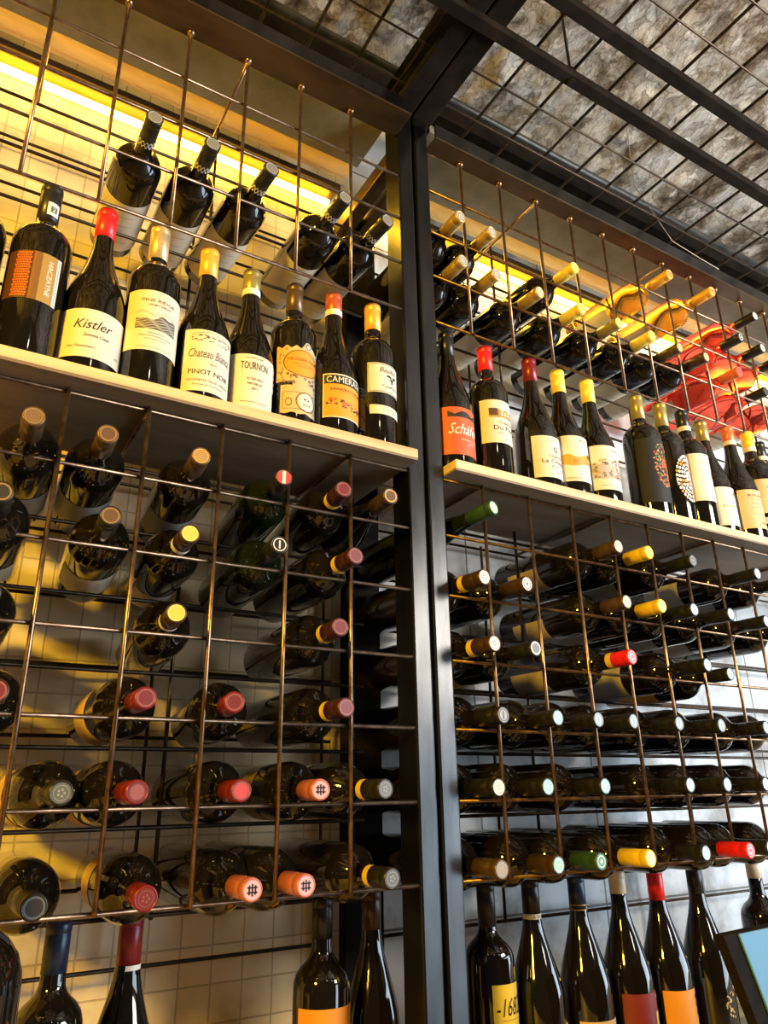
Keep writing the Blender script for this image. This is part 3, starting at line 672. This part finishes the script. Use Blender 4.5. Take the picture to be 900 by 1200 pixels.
def lying(rowsets, side, where, group):
    for row, items in rowsets:
        for i, it in enumerate(items):
            x, y, psi, kind, mt, cap, disc, lab = it[:8]
            z = ROWS[row]+.0168
            base = (x-H*math.sin(psi), y+H*math.cos(psi), z)
            txt = '%s-capped bottle, %s from left in the %s row %s' % (CAPW[cap], ORD[i], ROWW[row], where)
            if mt is ROSE: txt = 'rosé '+txt
            elif mt is AMBER: txt = 'amber '+txt
            o = bottle('lieb' if kind == 'burg' else 'lie', .0365, mt, cap, it[9] if len(it) > 9 else .05, disc, base, (PI/2, 0, psi), txt, group, it[8] if len(it) > 8 else None, .885)
            if lab:
                under_label(o, .0365, *lab, seed=i*7)
            if it[-1] == 'diamond':
                A = Art(.0126, 0); z0, z1 = H-.050, H-.038
                for q in range(14):
                    s = -.0126*PI+q*.0126*2*PI/14; A.line([(s, z0), (s+.0056, z1)], .0010, INKW, .0004); A.line([(s+.0056, z0), (s, z1)], .0010, INKW, .0005)
                A.build('neck_band', o)
G_, N_ = GREENG, GLASS
YC = mat('yellow_collar', (.70, .48, .06), .5)
up = (.030, .118, 1.25, PAPER); dim = (.035, .110, 1.1, PAPERG); low = (.03, .10, .9, PAPER)
W1 = [
 ('a', [(-.0374, -.071, -0.05, 'bord', N_, 'bronze', ('wave', 'bronze', 'brown'), dim), (.0430, -.0658, -0.045, 'bord', N_, 'bronze', ('rim', 'brown', 'bronze'), (.045, .125, 1.2, PAPERG)), (.1562, -.0591, -0.085, 'bord', N_, 'bronze', ('wave', 'gold', 'bronze'), (.045, .125, 1.2, PAPERG)),
        (.2732, -.0476, -0.12, 'bord', G_, 'charcoal', ('flag', 'red', 'white'), None), (.3626, -.0493, -0.13, 'bord', N_, 'maroon', ('rim', 'mar', 'rose'), None, YC), (.4333, -.0591, -0.06, 'burg', N_, 'brown', ('rim', 'brown', 'gold'), None)]),
 ('b', [(-.0558, -.080, -0.03, 'bord', N_, 'charcoal', ('rim', 'dk', 'bronze'), low), (.0579, -.0608, -0.07, 'bord', N_, 'charcoal', ('rim', 'brown', 'bronze'), (.045, .130, 1.2, PAPER)), (.1549, -.0429, -0.055, 'bord', N_, 'brown', ('rim', 'yel', 'lemon'), low, INKW),
        (.2676, -.0546, -0.07, 'bord', G_, 'black', ('bar', 'black', 'white'), None), (.376, -.059, 0, 'bord', N_, 'maroon', ('rim', 'mar', 'rose'), None, YC)]),
 ('c', [(-.0499, -.050, 0, 'bord', N_, 'charcoal', ('rim', 'dk', 'bronze'), None), (.1463, -.0437, -0.1, 'bord', N_, 'brown', ('rim', 'yel', 'lemon'), None, INKW), (.3528, -.0600, -0.045, 'bord', N_, 'maroon', ('rim', 'mar', 'rose'), None, YC)]),
 ('e', [(-.0278, -.05, 0, 'bord', N_, 'maroon', ('rim', 'mar', 'rose'), None), (.1192, -.05, 0, 'bord', N_, 'darkred', ('rim', 'mar', 'rose'), (.06, .13, 2.4, PAPERT, 0, False)), (.2203, -.05, -0.15, 'bord', N_, 'darkred', ('rim', 'mar', 'rose'), None), (.367, -.05, 0.03, 'bord', N_, 'maroon', ('rim', 'mar', 'rose'), None, YC)]),
 ('g', [(.0454, -.05, 0.02, 'bord', N_, 'charcoal', ('crest', 'grey', 'silver'), (.06, .13, 2.4, PAPERT, 0, False)), (.1198, -.05, 0.04, 'bord', N_, 'darkred', ('rim', 'rose', 'mar'), (.07, .13, 2.4, PAPERT, 0, False)), (.2341, -.05, -0.03, 'bord', N_, 'darkred', ('rim', 'red', 'rose'), None),
        (.3329, -.05, -0.06, 'bord', N_, 'pink', ('hh', 'pink', 'black'), (.08, .13, 2.4, PAPERT, 0, False)), (.4225, -.05, 0.08, 'bord', N_, 'charcoal', ('crest', 'grey', 'silver'), None, YC)]),
 ('z', [(.0348, -.05, -0.02, 'bord', N_, 'charcoal', ('rim', 'dk', 'grey'), (.06, .15, 2.4, PAPERT, 0, False)), (.1384, -.05, -0.06, 'bord', N_, 'darkred', ('crest', 'mar', 'rose'), (.07, .13, 2.4, PAPERT, 0, False)), (.2523, -.05, 0.03, 'bord', N_, 'pink', ('hh', 'pink', 'black'), None),
        (.3163, -.05, 0.04, 'bord', N_, 'pink', ('hh', 'pink', 'black'), (.10, .14, 2.4, PAPERT, 0, False)), (.43, -.05, 0.04, 'bord', N_, 'charcoal', ('crest', 'grey', 'silver'), None, YC)]),
]
lying(W1, 'left', 'below the left shelf', 'bottles lying below the left shelf')
wl = (.04, .12, 1.5, mat('label_dusty', (.36, .30, .26), .6)); wg = (.04, .125, 2.0, PAPERG)
W2 = [
 ('a', [(.9048, -.0506, .05, 'bord', N_, 'bronze', ('ring', 'white', 'gold'), wl), (.9809, -.0525, .05, 'bord', N_, 'yellow', ('ring', 'lemon', 'yel'), None), (1.0959, -.0566, .05, 'bord', N_, 'black', ('ring', 'grey', 'silver'), wg), (1.2881, -.059, .05, 'bord', N_, 'black', ('ring', 'blue', 'white'), wg), (1.40, -.055, .05, 'bord', N_, 'black', ('ring', 'blue', 'white'), wg)]),
 ('b', [(.5965, -.0567, .07, 'bord', N_, 'brown', ('crest', 'white', 'red'), None, YC), (.6796, -.0569, .07, 'bord', N_, 'brown', ('ring', 'white', 'grey'), wl), (.9104, -.0478, .05, 'bord', N_, 'bronze', ('ring', 'white', 'gold'), wl), (.989, -.0559, .05, 'bord', N_, 'yellow', ('ring', 'lemon', 'cream'), wg), (1.0652, -.0639, .03, 'bord', N_, 'black', ('ring', 'blue', 'white'), None), (1.1597, -.0707, .05, 'bord', N_, 'black', ('ring', 'blue', 'white'), wg), (1.2803, -.063, .05, 'bord', N_, 'black', ('ring', 'blue', 'white'), wl), (1.39, -.06, .05, 'bord', N_, 'black', ('ring', 'blue', 'white'), None)]),
 ('c', [(.6033, -.0615, .07, 'bord', N_, 'brown', ('crest', 'white', 'red'), None, YC), (.6843, -.058, .07, 'bord', N_, 'black', ('rim', 'grey', 'white'), (.06, .12, 1.6, YC)), (.8794, -.0693, .06, 'bord', N_, 'red', ('ring', 'pink', 'red'), wl, YC, .046), (1.0664, -.0705, .05, 'bord', N_, 'black', ('ring', 'blue', 'white'), wg), (1.20, -.02, .05, 'bord', N_, 'black', ('ring', 'blue', 'white'), (.04, .13, 2.2, ORNG))]),
 ('e', [(.6196, -.05, .09, 'bord', N_, 'charcoal', ('bar', 'silver', 'dk'), None), (.7236, -.05, .07, 'bord', N_, 'charcoal', ('ring', 'teal', 'white'), None), (.8078, -.05, .06, 'bord', N_, 'black', ('bar', 'blue', 'silver'), None), (.8817+.004, -.05, .06, 'bord', N_, 'black', ('bar', 'blue', 'silver'), None), (.9949, -.05, .05, 'bord', N_, 'black', ('bar', 'blue', 'silver'), None), (1.1053, -.05, .05, 'bord', N_, 'black', ('bar', 'blue', 'silver'), None), (1.233, -.05, .05, 'bord', N_, 'black', ('bar', 'blue', 'silver'), None), (1.33, -.05, .05, 'bord', N_, 'black', ('bar', 'blue', 'silver'), None)]),
 ('g', [(.6025, -.05, .04, 'bord', N_, 'charcoal', ('crest', 'white', 'gold'), None), (.6918, -.05, .05, 'bord', N_, 'charcoal', ('ring', 'teal', 'white'), None), (.8057, -.05, .07, 'bord', N_, 'charcoal', ('ring', 'teal', 'white'), wg), (.9987, -.05, .05, 'bord', N_, 'black', ('ring', 'blue', 'white'), None), (1.0935, -.05, .05, 'bord', N_, 'black', ('ring', 'blue', 'white'), None), (1.2003, -.05, .05, 'bord', N_, 'black', ('ring', 'blue', 'white'), None), (1.30, -.05, .05, 'bord', N_, 'black', ('ring', 'blue', 'white'), None)]),
 ('z', [(.5985, -.05, .02, 'bord', N_, 'bronze', ('crest', 'silver', 'gold'), None), (.6984, -.05, .06, 'bord', N_, 'brown', ('ring', 'teal', 'white'), (.05, .12, 2.4, PAPERG)), (.7801, -.05, .05, 'bord', N_, 'green', ('ring', 'green', 'white'), (.04, .12, 2.4, PAPERG)), (.8695, -.062, .06, 'bord', N_, 'yellow', ('dot', 'cream', 'cream'), (.04, .12, 2.4, PAPERG), None, .052), (1.0114, -.05, .05, 'bord', N_, 'black', ('bar', 'blue', 'white'), None), (1.1029, -.065, .05, 'bord', N_, 'red', ('ring', 'pink', 'red'), (.04, .12, 2.4, PAPERT), None, .055), (1.1787, -.05, .05, 'bord', N_, 'black', ('bar', 'blue', 'white'), None), (1.28, -.05, .05, 'bord', N_, 'black', ('bar', 'blue', 'white'), None)]),
]
W2[4][1].sort(key=lambda t: t[0])
psi, th = .25, .13
dv = Vector((math.sin(psi)*math.cos(th), -math.cos(psi)*math.cos(th), math.sin(th)))
bottle('lieb', .0365, G_, 'green', .05, ('dot', 'pgreen', 'white'), Vector((.630, -.05, .4214))-dv*H, (PI/2-th, 0, psi),
       'green-capped bottle slanting out beside the post, just below the right shelf', 'bottles lying below the right shelf', None, .885)
lying(W2, 'right', 'below the right shelf', 'bottles lying below the right shelf')
U1 = [('u1', [(x, y, p, 'bord', N_, 'black', ('wave', 'silver', 'dk'), (.020, .135, 1.3, PAPER, 0, True), None, .052, 'diamond') for x, y, p in ((.0503, -.0657, .003), (.136, -.0626, .012), (.2291, -.063, .06), (.3545, -.067, .02), (.440, -.0576, .06))])]
lying(U1, 'left', 'above the left shelf', 'bottles lying above the left shelf')
ul = (.020, .125, 1.3, PAPER)
U2 = [
 ('u1', [(.6105, -.0394, .02, 'bord', N_, 'gold', ('crest', 'silver', 'white'), ul), (.6868, -.04, .05, 'bord', N_, 'gold', ('crest', 'silver', 'white'), ul), (.7937, -.0401, .07, 'bord', N_, 'gold', ('ring', 'cream', 'silver'), ul), (.9018, -.0428, .07, 'bord', N_, 'lemon', ('ring', 'lemon', 'yel'), ul),
         (1.0045, -.0451, .06, 'bord', N_, 'olive', ('ring', 'lemon', 'yel'), ul), (1.1017, -.0479, .06, 'bord', N_, 'lemon', ('ring', 'lemon', 'yel'), ul), (1.1913, -.047, .06, 'bord', N_, 'bronze', ('ring', 'gold', 'cream'), ul), (1.2747, -.0514, .06, 'bord', N_, 'brown', ('ring', 'gold', 'cream'), ul),
         (1.3955, -.0499, .05, 'bord', ROSE, 'orangered', ('rim', 'red', 'rose'), ul), (1.5335, -.0253, .05, 'bord', ROSE, 'black', ('ring', 'dk', 'grey'), ul), (1.65, -.03, .05, 'bord', ROSE, 'black', ('ring', 'dk', 'grey'), ul)]),
 ('u2', [(.6101, -.0412, .02, 'bord', N_, 'gold', ('crest', 'silver', 'white'), None), (.6868, -.038, .05, 'bord', N_, 'gold', ('crest', 'silver', 'white'), None), (.899, -.0418, .07, 'bord', N_, 'lemon', ('ring', 'lemon', 'yel'), None), 
         (1.4242, -.0543, .05, 'bord', ROSE, 'black', ('ring', 'dk', 'white'), ul), (1.5121, -.0521, .05, 'bord', ROSE, 'black', ('ring', 'cream', 'white'), ul), (1.60, -.04, .05, 'bord', ROSE, 'black', ('ring', 'dk', 'grey'), ul)]),
 ('u3', [(1.2033, -.0477, .06, 'bord', AMBER, 'orange_gold', ('ring', 'gold', 'brown'), ul), (1.3428, -.0566, .06, 'bord', AMBER, 'orange_gold', ('ring', 'gold', 'brown'), ul), (1.5218, -.0466, .05, 'bord', ROSE, 'black', ('ring', 'cream', 'white'), ul)]),
]
lying(U2, 'right', 'above the right shelf', 'bottles lying above the right shelf')

# ---- blue panel at the lower right
pn = empty('framed_panel', (1.0, -.25, BB)); tag(pn, 'black-framed panel coloured blue for reflected daylight, leaning at the lower right corner', 'panel')
def slab(corners, y0, y1, name, mt):
    b = MB(); l = pn.location
    for y in (y0, y1):
        for x, z in corners: b.v.append((x-l[0], y-l[1], z-l[2]))
    n = len(corners)
    b.f = [tuple(range(n)), tuple(reversed(range(n, 2*n)))]+[(i, i+n, (i+1) % n+n, (i+1) % n) for i in range(n)]
    b.f = [tuple(reversed(f)) for f in b.f]; b.m = [0]*len(b.f)
    return b.build(name, mt, pn, bevel=.001)
slab([(.758, -.160), (1.25, -.148), (1.34, -.41), (.854, -.41)], -.25, -.236, 'frame', BEAM)
slab([(.784, -.1605), (1.24, -.1495), (1.33, -.405), (.876, -.405)], -.2525, -.2495, 'blue_reflection_sheet', mat('blue_sky_reflection', (.10, .28, .48), .5, 0, .25))  # blue base colour stands in for reflected daylight
